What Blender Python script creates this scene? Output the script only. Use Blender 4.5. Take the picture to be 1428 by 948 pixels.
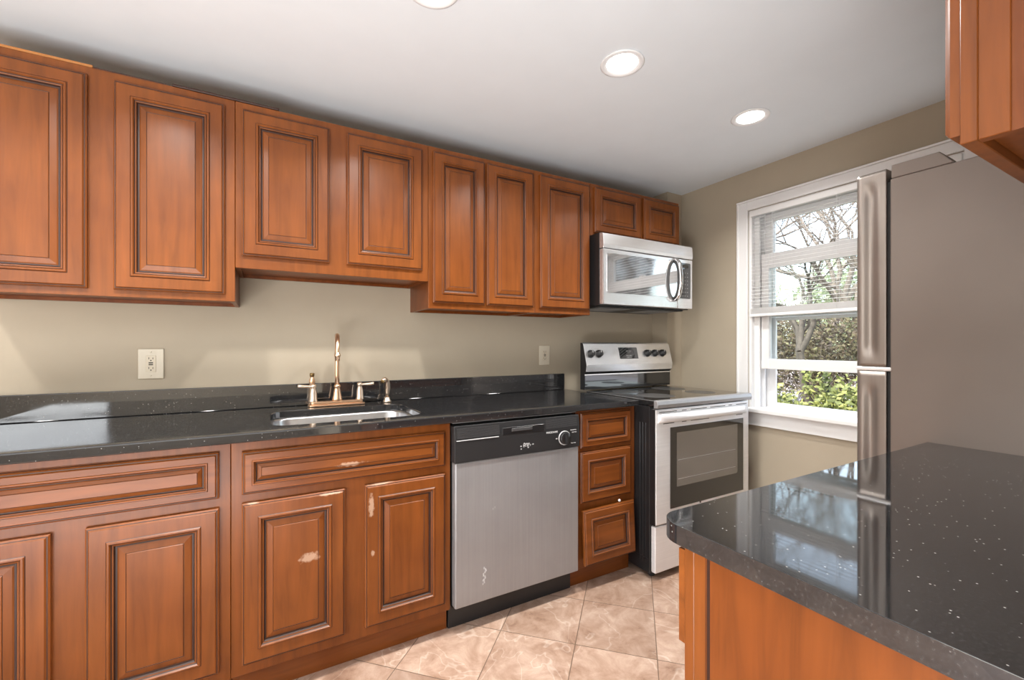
import bpy, bmesh, math, random
from mathutils import Vector, Matrix, noise as mnoise
random.seed(7)
for o in list(bpy.data.objects): bpy.data.objects.remove(o, do_unlink=True)
S = bpy.context.scene
COL = S.collection
PI = math.pi

# ------------------------------------------------------------------ camera, light, exposure
F_PX, W_PX = 605.0, 1428.0
cam = bpy.data.cameras.new('camera'); camo = bpy.data.objects.new('camera', cam); COL.objects.link(camo)
camo.location = (0, -2.31, 1.2025)
camo.rotation_euler = (math.radians(90), 0, -math.atan(605/1081))
cam.sensor_width = 36; cam.lens = 36*F_PX/W_PX; cam.shift_y = 7/W_PX; cam.clip_start = 0.02
S.camera = camo
S.view_settings.view_transform = 'Standard'; S.view_settings.look = 'None'
S.view_settings.exposure = 0.08; S.view_settings.gamma = 1.0; S.view_settings.use_curve_mapping = False

w = bpy.data.worlds.new('sky'); S.world = w; w.use_nodes = True
nt = w.node_tree; nt.nodes.clear()
out = nt.nodes.new('ShaderNodeOutputWorld'); bg = nt.nodes.new('ShaderNodeBackground'); sky = nt.nodes.new('ShaderNodeTexSky')
sky.sky_type = 'NISHITA'; sky.sun_disc = False; sky.sun_elevation = math.radians(48); sky.sun_rotation = math.radians(250)
sky.dust_density = 2.5; sky.air_density = 1.0
bg.inputs['Strength'].default_value = 0.85
hs = nt.nodes.new('ShaderNodeHueSaturation'); hs.inputs['Saturation'].default_value = 0.55
nt.links.new(sky.outputs[0], hs.inputs['Color']); nt.links.new(hs.outputs[0], bg.inputs[0]); nt.links.new(bg.outputs[0], out.inputs[0])

sun = bpy.data.lights.new('sun', 'SUN'); sun.energy = 8.5; sun.angle = 0.01; sun.color = (1, .95, .86)
so = bpy.data.objects.new('sun', sun); COL.objects.link(so)
so.rotation_euler = Vector((0.55, -0.42, -0.72)).to_track_quat('-Z', 'Y').to_euler(); so.location = (0, 0, 6)

def area(name, loc, direction, sx, sy, power, color=(1, 1, 1)):
    l = bpy.data.lights.new(name, 'AREA'); l.shape = 'RECTANGLE'; l.size = sx; l.size_y = sy; l.energy = power; l.color = color
    o = bpy.data.objects.new(name, l); COL.objects.link(o); o.location = loc
    o.rotation_euler = Vector(direction).to_track_quat('-Z', 'Z').to_euler()
    return o
# unseen fill lamps, added outside the invented rear and left windows to brighten the room
area('fill_rear', (-2.2, -4.95, 1.45), (0.25, 1, -0.02), 1.1, 1.2, 26, (1, 1, 1))
area('fill_left', (-3.5, -2.2, 1.3), (1, 0.05, -0.05), 2.2, 1.9, 14, (1, .99, .98))
area('fill_uplight', (-1.0, -3.1, .12), (0, 0.001, 1), 2.0, 1.6, 172, (.97, .985, 1))  # unseen fill lamp near the floor, added to brighten the ceiling
wp = area('window_portal', (2.82, -1.14, 1.42), (-1, 0, 0), .97, 1.25, 1); wp.data.cycles.is_portal = True
DOWNLIGHT_W = 12.5

# ------------------------------------------------------------------ materials
M = {}
def newmat(name):
    m = bpy.data.materials.new(name); m.use_nodes = True; nt = m.node_tree
    return m, nt, nt.nodes['Principled BSDF']
def node(nt, t, **kw):
    n = nt.nodes.new(t)
    for k, v in kw.items():
        if k in n.inputs: n.inputs[k].default_value = v
        else: setattr(n, k, v)
    return n
def ramp(nt, stops):
    r = nt.nodes.new('ShaderNodeValToRGB'); e = r.color_ramp.elements
    e[0].position, e[0].color = stops[0][0], (*stops[0][1], 1)
    e[1].position, e[1].color = stops[-1][0], (*stops[-1][1], 1)
    for p, c in stops[1:-1]:
        k = e.new(p); k.color = (*c, 1)
    return r
def simple(name, col, rough=.5, metal=0.0, **kw):
    """plain coloured surface with a faint procedural mottling"""
    m, nt, b = newmat(name)
    tc = node(nt, 'ShaderNodeTexCoord'); n = node(nt, 'ShaderNodeTexNoise', Scale=kw.pop('ns', 6.0), Detail=3.0)
    v = kw.pop('var', .05)
    nt.links.new(tc.outputs['Object'], n.inputs['Vector'])
    r = ramp(nt, [(.3, tuple(c*(1-v) for c in col)), (.7, tuple(min(1, c*(1+v)) for c in col))])
    nt.links.new(n.outputs['Fac'], r.inputs[0]); nt.links.new(r.outputs[0], b.inputs['Base Color'])
    b.inputs['Roughness'].default_value = rough; b.inputs['Metallic'].default_value = metal
    for k, val in kw.items(): b.inputs[k.replace('_', ' ')].default_value = val
    M[name] = m; return m

def wood(name, horiz=False, base=(.186, .053, .0098), worn=()):
    m, nt, b = newmat(name)
    tc = node(nt, 'ShaderNodeTexCoord'); mp = node(nt, 'ShaderNodeMapping')
    mp.inputs['Scale'].default_value = (1.3, 14, 14) if horiz else (14, 14, 1.3)
    n1 = node(nt, 'ShaderNodeTexNoise', Scale=2.2, Detail=5.0, Roughness=.6, Distortion=.6)
    n2 = node(nt, 'ShaderNodeTexNoise', Scale=4.5, Detail=2.0)
    L = nt.links.new
    L(tc.outputs['Object'], mp.inputs[0]); L(mp.outputs[0], n1.inputs['Vector']); L(tc.outputs['Object'], n2.inputs['Vector'])
    lo = tuple(c*.74 for c in base); hi = tuple(c*1.22 for c in base)
    r1 = ramp(nt, [(.28, lo), (.5, base), (.75, hi)]); L(n1.outputs['Fac'], r1.inputs[0])
    r2 = ramp(nt, [(.3, (.84, .80, .78)), (.7, (1.08, 1.1, 1.1))]); L(n2.outputs['Fac'], r2.inputs[0])
    mx = node(nt, 'ShaderNodeMix', data_type='RGBA', blend_type='MULTIPLY'); mx.inputs[0].default_value = 1
    L(r1.outputs[0], mx.inputs[6]); L(r2.outputs[0], mx.inputs[7])
    col = mx.outputs[2]
    if worn:
        geo = node(nt, 'ShaderNodeNewGeometry')
        for (cx, cz, rx, rz) in worn:
            sub = node(nt, 'ShaderNodeVectorMath', operation='SUBTRACT'); sub.inputs[1].default_value = (cx, -.64, cz)
            mul = node(nt, 'ShaderNodeVectorMath', operation='MULTIPLY'); mul.inputs[1].default_value = (1/rx, 0, 1/rz)
            ln = node(nt, 'ShaderNodeVectorMath', operation='LENGTH')
            L(geo.outputs['Position'], sub.inputs[0]); L(sub.outputs[0], mul.inputs[0]); L(mul.outputs[0], ln.inputs[0])
            nz = node(nt, 'ShaderNodeTexNoise', Scale=70.0, Detail=4.0); L(geo.outputs['Position'], nz.inputs['Vector'])
            ad = node(nt, 'ShaderNodeMath', operation='MULTIPLY_ADD'); ad.inputs[1].default_value = 1.7; ad.inputs[2].default_value = -.85
            L(nz.outputs['Fac'], ad.inputs[0])
            sm = node(nt, 'ShaderNodeMath', operation='ADD'); L(ad.outputs[0], sm.inputs[0]); L(ln.outputs['Value'], sm.inputs[1])
            mr = node(nt, 'ShaderNodeMapRange'); mr.inputs['From Min'].default_value = .95; mr.inputs['From Max'].default_value = .5
            mr.inputs['To Min'].default_value = 0; mr.inputs['To Max'].default_value = .42
            L(sm.outputs[0], mr.inputs['Value'])
            m2 = node(nt, 'ShaderNodeMix', data_type='RGBA'); m2.inputs[7].default_value = (.72, .52, .38, 1)
            L(mr.outputs[0], m2.inputs[0]); L(col, m2.inputs[6]); col = m2.outputs[2]
    L(col, b.inputs['Base Color'])
    b.inputs['Roughness'].default_value = .36; b.inputs['Coat Weight'].default_value = .12; b.inputs['Coat Roughness'].default_value = .22; b.inputs['Specular IOR Level'].default_value = .28
    bp = node(nt, 'ShaderNodeBump', Strength=.04, Distance=.002); L(n1.outputs['Fac'], bp.inputs['Height']); L(bp.outputs[0], b.inputs['Normal'])
    M[name] = m; return m
wood('maple'); wood('maple_horizontal', True)
wood('maple_worn', False, worn=[(.125, .455, .035, .022), (-.05, .675, .02, .006), (.19, .667, .05, .006), (.335, .60, .012, .05), (.34, .42, .008, .014), (.37, .675, .05, .006)])
wood('maple_horizontal_worn', True, worn=[(.262, .765, .055, .010), (.60, .70, .03, .006)])
wood('maple_panel', base=(.170, .045, .0080))
simple('glaze', (.03, .009, .004), .45, ns=30)
simple('raw_wood', (.42, .22, .09), .7, ns=30, var=.15)
simple('wall_paint', (.41, .352, .268), .85, var=.02)
simple('ceiling_paint', (.72, .76, .79), .9, var=.012)
simple('white_paint', (.80, .80, .80), .4, var=.01)
simple('white_vinyl', (.82, .82, .82), .35, var=.01)
simple('outlet_plastic', (.62, .56, .45), .4, var=.02)
simple('socket_plastic', (.60, .53, .41), .35, var=.02)
simple('slot_dark', (.03, .025, .02), .6)
simple('black_plastic', (.018, .018, .019), .42)
simple('rib_black', (.055, .055, .057), .35)
simple('black_enamel', (.012, .012, .013), .28)
simple('black_matte', (.012, .012, .012), .7)
simple('black_glass', (.010, .010, .011), .05, Specular_IOR_Level=.8, Coat_Weight=.6, Coat_Roughness=.03)
simple('grey_print', (.55, .55, .55), .5)
simple('mark_grey', (.40, .40, .40), .6)
simple('burner_print', (.05, .05, .05), .3)
simple('maple_light', (.38, .15, .035), .5, ns=30)
simple('paper', (.80, .79, .80), .7)
simple('rubber', (.03, .03, .03), .8)
simple('brass', (.80, .54, .36), .3, 1.0)
simple('brass_pale', (.82, .66, .52), .32, 1.0)
simple('brass_dark', (.20, .13, .05), .35, .8)
simple('bark', (.16, .13, .11), .9, var=.3, ns=12)
simple('bark_dark', (.06, .05, .04), .9, var=.3, ns=12)
simple('asphalt', (.35, .35, .37), .9)
simple('grey_block', (.33, .31, .31), .9, var=.2)
simple('soil', (.10, .08, .05), .95, var=.3)

def leaf(name, c1, c2, c3):
    m, nt, b = newmat(name); L = nt.links.new
    geo = node(nt, 'ShaderNodeNewGeometry'); r = ramp(nt, [(0.0, c1), (.5, c2), (1.0, c3)])
    n = node(nt, 'ShaderNodeTexNoise', Scale=3.0, Detail=1.0); L(geo.outputs['Position'], n.inputs['Vector'])
    a = node(nt, 'ShaderNodeMath', operation='ADD'); L(geo.outputs['Random Per Island'], a.inputs[0])
    L(n.outputs['Fac'], a.inputs[1])
    h = node(nt, 'ShaderNodeMath', operation='MULTIPLY_ADD'); h.inputs[1].default_value = .9; h.inputs[2].default_value = -.4
    L(a.outputs[0], h.inputs[0]); L(h.outputs[0], r.inputs[0]); L(r.outputs[0], b.inputs['Base Color'])
    b.inputs['Roughness'].default_value = .5
    tr = node(nt, 'ShaderNodeBsdfTranslucent'); L(r.outputs[0], tr.inputs['Color'])
    mx = node(nt, 'ShaderNodeMixShader'); mx.inputs[0].default_value = .35
    o = nt.nodes['Material Output']; L(b.outputs[0], mx.inputs[1]); L(tr.outputs[0], mx.inputs[2]); L(mx.outputs[0], o.inputs[0])
    M[name] = m
leaf('leaf_green', (.03, .045, .012), (.17, .20, .06), (.40, .41, .13))
leaf('leaf_brown', (.03, .02, .012), (.11, .08, .05), (.20, .19, .09))
leaf('leaf_pale', (.16, .20, .12), (.33, .38, .24), (.50, .52, .36))
leaf('grass_blades', (.18, .26, .04), (.34, .42, .08), (.5, .5, .2))

def granite(name):
    m, nt, b = newmat(name); L = nt.links.new
    tc = node(nt, 'ShaderNodeTexCoord')
    v = node(nt, 'ShaderNodeTexVoronoi', Scale=120.0); v.inputs['Randomness'].default_value = 1
    n0 = node(nt, 'ShaderNodeTexNoise', Scale=9.0, Detail=2.0)
    n1 = node(nt, 'ShaderNodeTexNoise', Scale=260.0, Detail=4.0)
    for q in (v, n0, n1): L(tc.outputs['Object'], q.inputs['Vector'])
    r1 = ramp(nt, [(.42, (.013, .013, .014)), (.58, (.019, .019, .020)), (.78, (.045, .045, .044))]); L(n1.outputs['Fac'], r1.inputs[0])
    mr = node(nt, 'ShaderNodeMapRange'); mr.inputs['From Min'].default_value = .16; mr.inputs['From Max'].default_value = .09
    L(v.outputs['Distance'], mr.inputs['Value'])
    sep = node(nt, 'ShaderNodeSeparateColor'); L(v.outputs['Color'], sep.inputs[0])
    gt = node(nt, 'ShaderNodeMath', operation='GREATER_THAN'); gt.inputs[1].default_value = .78; L(sep.outputs[0], gt.inputs[0])
    mu = node(nt, 'ShaderNodeMath', operation='MULTIPLY'); L(mr.outputs[0], mu.inputs[0]); L(gt.outputs[0], mu.inputs[1])
    mx = node(nt, 'ShaderNodeMix', data_type='RGBA'); mx.inputs[7].default_value = (.38, .37, .35, 1)
    L(mu.outputs[0], mx.inputs[0]); L(r1.outputs[0], mx.inputs[6]); L(mx.outputs[2], b.inputs['Base Color'])
    rr = node(nt, 'ShaderNodeMapRange'); rr.inputs['To Min'].default_value = .025; rr.inputs['To Max'].default_value = .09
    rr.inputs['From Min'].default_value = .35; rr.inputs['From Max'].default_value = .75
    L(n0.outputs['Fac'], rr.inputs['Value']); L(rr.outputs[0], b.inputs['Roughness'])
    b.inputs['IOR'].default_value = 1.82
    M[name] = m
granite('granite')

def brushed(name, col, rough, horiz=False, streak=.5, metal=1.0, smear=None):
    m, nt, b = newmat(name); L = nt.links.new
    tc = node(nt, 'ShaderNodeTexCoord'); mp = node(nt, 'ShaderNodeMapping')
    mp.inputs['Scale'].default_value = (2, 2, 160) if horiz else (160, 160, 2)
    n = node(nt, 'ShaderNodeTexNoise', Scale=1.0, Detail=3.0); n2 = node(nt, 'ShaderNodeTexNoise', Scale=3.5, Detail=4.0, Roughness=.65)
    L(tc.outputs['Object'], mp.inputs[0]); L(mp.outputs[0], n.inputs['Vector']); L(tc.outputs['Object'], n2.inputs['Vector'])
    r = ramp(nt, [(.3, tuple(c*(1-.14*streak) for c in col)), (.7, col)]); L(n.outputs['Fac'], r.inputs[0])
    r2 = ramp(nt, [(.3, (1-.22*streak,)*3), (.7, (1, 1, 1))]); L(n2.outputs['Fac'], r2.inputs[0])
    mx = node(nt, 'ShaderNodeMix', data_type='RGBA', blend_type='MULTIPLY'); mx.inputs[0].default_value = 1
    L(r.outputs[0], mx.inputs[6]); L(r2.outputs[0], mx.inputs[7]); L(mx.outputs[2], b.inputs['Base Color'])
    b.inputs['Metallic'].default_value = metal
    rr = node(nt, 'ShaderNodeMapRange'); rr.inputs['To Min'].default_value = rough*.85; rr.inputs['To Max'].default_value = rough*1.2
    L(n2.outputs['Fac'], rr.inputs['Value']); L(rr.outputs[0], b.inputs['Roughness'])
    bp = node(nt, 'ShaderNodeBump', Strength=.05*streak, Distance=.0005); L(n.outputs['Fac'], bp.inputs['Height']); L(bp.outputs[0], b.inputs['Normal'])
    M[name] = m
brushed('steel_dull', (.39, .39, .40), .45, metal=.6, streak=.5)
brushed('steel_bright', (.88, .88, .89), .24, horiz=True, metal=.8)
brushed('steel_sink', (.62, .62, .63), .3, horiz=True)
brushed('steel_warm', (.33, .29, .262), .42, streak=.6, metal=.8)
brushed('steel_white', (.90, .90, .91), .30, horiz=True, metal=.35)
simple('chrome', (.80, .80, .80), .08, 1.0)
simple('mw_glass', (.72, .72, .73), .04, .9)
simple('oven_glass', (.30, .29, .28), .07, .7)

def fridge_side():
    m, nt, b = newmat('fridge_side'); L = nt.links.new
    tc = node(nt, 'ShaderNodeTexCoord'); n = node(nt, 'ShaderNodeTexNoise', Scale=220.0, Detail=2.0); n2 = node(nt, 'ShaderNodeTexNoise', Scale=2.2, Detail=3.0)
    for q in (n, n2): L(tc.outputs['Object'], q.inputs['Vector'])
    r = ramp(nt, [(.3, (.165, .132, .112)), (.7, (.20, .165, .143))]); L(n2.outputs['Fac'], r.inputs[0]); L(r.outputs[0], b.inputs['Base Color'])
    b.inputs['Roughness'].default_value = .42; b.inputs['Metallic'].default_value = .25
    bp = node(nt, 'ShaderNodeBump', Strength=.12, Distance=.0006); L(n.outputs['Fac'], bp.inputs['Height']); L(bp.outputs[0], b.inputs['Normal'])
    M['fridge_side'] = m
fridge_side()

def tiles():
    m, nt, b = newmat('floor_tile'); L = nt.links.new
    geo = node(nt, 'ShaderNodeNewGeometry'); sp = node(nt, 'ShaderNodeSeparateXYZ'); L(geo.outputs['Position'], sp.inputs[0])
    P = .443
    def lin(sx, sy, off):
        a = node(nt, 'ShaderNodeMath', operation='MULTIPLY'); a.inputs[1].default_value = sx/P; L(sp.outputs['X'], a.inputs[0])
        c = node(nt, 'ShaderNodeMath', operation='MULTIPLY_ADD'); c.inputs[1].default_value = sy/P; L(sp.outputs['Y'], c.inputs[0]); L(a.outputs[0], c.inputs[2])
        d = node(nt, 'ShaderNodeMath', operation='ADD'); d.inputs[1].default_value = -off/P + 40; L(c.outputs[0], d.inputs[0]); return d
    u = lin(1, -1, 1.10); v = lin(1, 1, .16)
    def edge(q):
        f = node(nt, 'ShaderNodeMath', operation='FRACT'); L(q.outputs[0], f.inputs[0])
        s = node(nt, 'ShaderNodeMath', operation='SUBTRACT'); s.inputs[1].default_value = .5; L(f.outputs[0], s.inputs[0])
        a = node(nt, 'ShaderNodeMath', operation='ABSOLUTE'); L(s.outputs[0], a.inputs[0]); return a
    mxm = node(nt, 'ShaderNodeMath', operation='MAXIMUM'); L(edge(u).outputs[0], mxm.inputs[0]); L(edge(v).outputs[0], mxm.inputs[1])
    gr = node(nt, 'ShaderNodeMath', operation='GREATER_THAN'); gr.inputs[1].default_value = .4945; L(mxm.outputs[0], gr.inputs[0])
    fu = node(nt, 'ShaderNodeMath', operation='FLOOR'); fv = node(nt, 'ShaderNodeMath', operation='FLOOR'); L(u.outputs[0], fu.inputs[0]); L(v.outputs[0], fv.inputs[0])
    cb = node(nt, 'ShaderNodeCombineXYZ'); L(fu.outputs[0], cb.inputs[0]); L(fv.outputs[0], cb.inputs[1])
    wn = node(nt, 'ShaderNodeTexWhiteNoise'); L(cb.outputs[0], wn.inputs['Vector'])
    off = node(nt, 'ShaderNodeVectorMath', operation='MULTIPLY_ADD'); off.inputs[1].default_value = (9, 9, 9)
    L(wn.outputs['Color'], off.inputs[0]); L(geo.outputs['Position'], off.inputs[2])
    n1 = node(nt, 'ShaderNodeTexNoise', Scale=8.0, Detail=10.0, Roughness=.72, Distortion=.5); L(off.outputs[0], n1.inputs['Vector'])
    n2 = node(nt, 'ShaderNodeTexNoise', Scale=2.0, Detail=3.0, Distortion=2.2); L(off.outputs[0], n2.inputs['Vector'])
    r1 = ramp(nt, [(.30, (.20, .11, .07)), (.44, (.35, .225, .16)), (.56, (.44, .305, .23)), (.75, (.58, .44, .35))]); L(n1.outputs['Fac'], r1.inputs[0])
    # pale veins
    ab = node(nt, 'ShaderNodeMath', operation='SUBTRACT'); ab.inputs[1].default_value = .5; L(n2.outputs['Fac'], ab.inputs[0])
    a2 = node(nt, 'ShaderNodeMath', operation='ABSOLUTE'); L(ab.outputs[0], a2.inputs[0])
    vr = node(nt, 'ShaderNodeMapRange'); vr.inputs['From Min'].default_value = .012; vr.inputs['From Max'].default_value = .002; vr.inputs['To Max'].default_value = .45; L(a2.outputs[0], vr.inputs['Value'])
    mv = node(nt, 'ShaderNodeMath', operation='MULTIPLY'); L(vr.outputs[0], mv.inputs[0]); L(n1.outputs['Fac'], mv.inputs[1])
    mx = node(nt, 'ShaderNodeMix', data_type='RGBA'); mx.inputs[7].default_value = (.78, .69, .60, 1); L(mv.outputs[0], mx.inputs[0]); L(r1.outputs[0], mx.inputs[6])
    br = node(nt, 'ShaderNodeMapRange'); br.inputs['To Min'].default_value = .86; br.inputs['To Max'].default_value = 1.12; L(wn.outputs['Value'], br.inputs['Value'])
    ml = node(nt, 'ShaderNodeVectorMath', operation='SCALE'); L(mx.outputs[2], ml.inputs[0]); L(br.outputs[0], ml.inputs['Scale'])
    mg = node(nt, 'ShaderNodeMix', data_type='RGBA'); mg.inputs[7].default_value = (.14, .09, .06, 1); L(gr.outputs[0], mg.inputs[0]); L(ml.outputs[0], mg.inputs[6])
    L(mg.outputs[2], b.inputs['Base Color']); b.inputs['Roughness'].default_value = .32
    bp = node(nt, 'ShaderNodeBump', Strength=.3, Distance=-.002); L(gr.outputs[0], bp.inputs['Height']); L(bp.outputs[0], b.inputs['Normal'])
    M['floor_tile'] = m
tiles()

def pane(name, tint=(1, 1, 1), refl=1.0):
    m, nt, b = newmat(name); L = nt.links.new; nt.nodes.remove(b)
    t = node(nt, 'ShaderNodeBsdfTransparent'); t.inputs[0].default_value = (*tint, 1)
    g = node(nt, 'ShaderNodeBsdfGlossy', Roughness=.02); fr = node(nt, 'ShaderNodeFresnel', IOR=1.45)
    # a faint dust so that each pane reads as glass
    tc = node(nt, 'ShaderNodeTexCoord'); n = node(nt, 'ShaderNodeTexNoise', Scale=7.0, Detail=3.0); L(tc.outputs['Object'], n.inputs['Vector'])
    mr = node(nt, 'ShaderNodeMapRange'); mr.inputs['To Min'].default_value = .85*refl; mr.inputs['To Max'].default_value = 1.1*refl; L(n.outputs['Fac'], mr.inputs['Value'])
    mu = node(nt, 'ShaderNodeMath', operation='MULTIPLY'); L(fr.outputs[0], mu.inputs[0]); L(mr.outputs[0], mu.inputs[1])
    mx = node(nt, 'ShaderNodeMixShader'); L(mu.outputs[0], mx.inputs[0]); L(t.outputs[0], mx.inputs[1]); L(g.outputs[0], mx.inputs[2])
    L(mx.outputs[0], nt.nodes['Material Output'].inputs[0]); M[name] = m
pane('window_glass', (.96, .985, .975))
def emis(name, col, s):
    m, nt, b = newmat(name)
    b.inputs['Emission Color'].default_value = (*col, 1); b.inputs['Emission Strength'].default_value = s; b.inputs['Base Color'].default_value = (.8, .8, .8, 1)
    M[name] = m
emis('lamp_glow', (1, .99, .97), 6.0)
m, nt, b = newmat('slat_vinyl'); b.inputs['Base Color'].default_value = (.85, .85, .85, 1); b.inputs['Roughness'].default_value = .4
_n = node(nt, 'ShaderNodeTexNoise', Scale=30.0); _r = ramp(nt, [(.3, (.82, .82, .82)), (.7, (.88, .88, .88))]); nt.links.new(_n.outputs['Fac'], _r.inputs[0]); nt.links.new(_r.outputs[0], b.inputs['Base Color'])
_t = node(nt, 'ShaderNodeBsdfTranslucent'); nt.links.new(_r.outputs[0], _t.inputs['Color']); _m = node(nt, 'ShaderNodeMixShader'); _m.inputs[0].default_value = .45
nt.links.new(b.outputs[0], _m.inputs[1]); nt.links.new(_t.outputs[0], _m.inputs[2]); nt.links.new(_m.outputs[0], nt.nodes['Material Output'].inputs[0]); M['slat_vinyl'] = m

# ------------------------------------------------------------------ mesh helpers
class MB:
    """collects shapes in world coordinates; build() links them as one mesh object"""
    def __init__(s): s.bm = bmesh.new(); s.mats = []
    def mi(s, m):
        if m not in s.mats: s.mats.append(m)
        return s.mats.index(m)
    def _set(s, faces, m):
        i = s.mi(m)
        for f in faces: f.material_index = i
    def box(s, x0, x1, y0, y1, z0, z1, m, bev=0, seg=2):
        x0, x1 = sorted((x0, x1)); y0, y1 = sorted((y0, y1)); z0, z1 = sorted((z0, z1))
        mt = Matrix.Translation(((x0+x1)/2, (y0+y1)/2, (z0+z1)/2)) @ Matrix.Diagonal((x1-x0, y1-y0, z1-z0, 1))
        vs = bmesh.ops.create_cube(s.bm, size=1, matrix=mt)['verts']
        fs = {f for v in vs for f in v.link_faces}; s._set(fs, m)
        if bev:
            es = list({e for v in vs for e in v.link_edges})
            bmesh.ops.bevel(s.bm, geom=es, offset=bev, segments=seg, affect='EDGES', profile=.5)
            i = s.mi(m)
        return s
    def quad(s, pts, m):
        f = s.bm.faces.new([s.bm.verts.new(p) for p in pts]); f.material_index = s.mi(m); return f
    def prism(s, pts, vec, m):
        """polygon pts (3-D) extruded along vec"""
        a = [s.bm.verts.new(p) for p in pts]; v = Vector(vec); b = [s.bm.verts.new(Vector(p)+v) for p in pts]
        fs = [s.bm.faces.new(a), s.bm.faces.new(b[::-1])]; n = len(a)
        for i in range(n): fs.append(s.bm.faces.new([a[i], b[i], b[(i+1) % n], a[(i+1) % n]]))
        s._set(fs, m); return s
    def lathe(s, prof, origin, axis, m, seg=20, smooth=True, flat=1.0):
        """profile (radius, height) turned around axis through origin"""
        q = Vector((0, 0, 1)).rotation_difference(Vector(axis).normalized()); o = Vector(origin)
        rings = []
        for r, h in prof:
            if r < 1e-6: rings.append([s.bm.verts.new(o + q @ Vector((0, 0, h)))])
            else: rings.append([s.bm.verts.new(o + q @ Vector((r*math.cos(2*PI*k/seg), r*flat*math.sin(2*PI*k/seg), h))) for k in range(seg)])
        i = s.mi(m)
        for a, b in zip(rings, rings[1:]):
            for k in range(seg):
                k2 = (k+1) % seg
                if len(a) == 1 and len(b) == 1: continue
                if len(a) == 1: vs = [a[0], b[k], b[k2]]
                elif len(b) == 1: vs = [a[k], a[k2], b[0]]
                else: vs = [a[k], a[k2], b[k2], b[k]]
                f = s.bm.faces.new(vs); f.material_index = i; f.smooth = smooth
        for rr in (rings[0], rings[-1]):
            if len(rr) > 2:
                try: f = s.bm.faces.new(rr); f.material_index = i
                except ValueError: pass
        return s
    def tube(s, pts, rad, m, seg=12, flat=1.0, cap=True):
        pts = [Vector(p) for p in pts]; n = len(pts)
        rad = rad if isinstance(rad, (list, tuple)) else [rad]*n
        t0 = (pts[1]-pts[0]).normalized(); up = Vector((0, 0, 1)) if abs(t0.z) < .9 else Vector((1, 0, 0))
        nrm = t0.cross(up).normalized(); rings = []; i = s.mi(m)
        for k, p in enumerate(pts):
            t = (pts[min(k+1, n-1)] - pts[max(k-1, 0)]).normalized()
            nrm = (nrm - t*nrm.dot(t)).normalized(); bn = t.cross(nrm)
            rings.append([s.bm.verts.new(p + (nrm*math.cos(2*PI*j/seg) + bn*flat*math.sin(2*PI*j/seg))*rad[k]) for j in range(seg)])
        for a, b in zip(rings, rings[1:]):
            for j in range(seg):
                f = s.bm.faces.new([a[j], a[(j+1) % seg], b[(j+1) % seg], b[j]]); f.material_index = i; f.smooth = True
        if cap:
            for rr in (rings[0], rings[-1]): f = s.bm.faces.new(rr); f.material_index = i
        return s
    def build(s, name, parent=None, bevel=0, recalc=True):
        if recalc: bmesh.ops.recalc_face_normals(s.bm, faces=s.bm.faces[:])
        org = parent.matrix_world.translation if parent else None
        po = POS.get(parent.name, Vector()) if parent else None
        if parent is None:
            cs = [v.co for v in s.bm.verts]
            po = Vector(((min(c.x for c in cs)+max(c.x for c in cs))/2, (min(c.y for c in cs)+max(c.y for c in cs))/2, min(c.z for c in cs)))
        bmesh.ops.translate(s.bm, verts=s.bm.verts[:], vec=-po)
        me = bpy.data.meshes.new(name); s.bm.to_mesh(me); s.bm.free()
        for m in s.mats: me.materials.append(M[m])
        o = bpy.data.objects.new(name, me); COL.objects.link(o)
        if parent: o.parent = parent
        else: o.location = po
        POS[o.name] = po.copy() if parent else po.copy()
        if bevel:
            b = o.modifiers.new('bevel', 'BEVEL'); b.width = bevel; b.segments = 3; b.limit_method = 'ANGLE'; b.angle_limit = math.radians(40)
        return o
POS = {}
# a part's own origin coincides with its root's origin, so sub-parts use the same offset
def tag(o, label=None, cat=None, group=None, kind=None):
    if label: o['label'] = label
    if cat: o['category'] = cat
    if group: o['group'] = group
    if kind: o['kind'] = kind
    return o
def thing(name, label, cat, loc, group=None):
    o = bpy.data.objects.new(name, None); COL.objects.link(o); o.location = loc; o.empty_display_size = .1
    POS[o.name] = Vector(loc); return tag(o, label, cat, group)
def struct(mb, name, parent=None, **kw):
    o = mb.build(name, parent, **kw)
    if not parent: o['kind'] = 'structure'
    return o
def text(s, size, origin, xdir, ydir, m, name, parent, depth=.0006):
    cu = bpy.data.curves.new(name, 'FONT'); cu.body = s; cu.size = size; cu.extrude = depth; cu.align_x = 'CENTER'; cu.align_y = 'CENTER'
    t = bpy.data.objects.new('tmp', cu); COL.objects.link(t); bpy.context.view_layer.update()
    me = bpy.data.meshes.new_from_object(t.evaluated_get(bpy.context.evaluated_depsgraph_get())); bpy.data.objects.remove(t)
    x = Vector(xdir).normalized(); y = Vector(ydir).normalized(); z = x.cross(y)
    mt = Matrix((x, y, z)).transposed().to_4x4(); mt.translation = Vector(origin) - POS[parent.name]
    me.transform(mt); me.materials.clear(); me.materials.append(M[m])
    o = bpy.data.objects.new(name, me); COL.objects.link(o); o.parent = parent; return o

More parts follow.
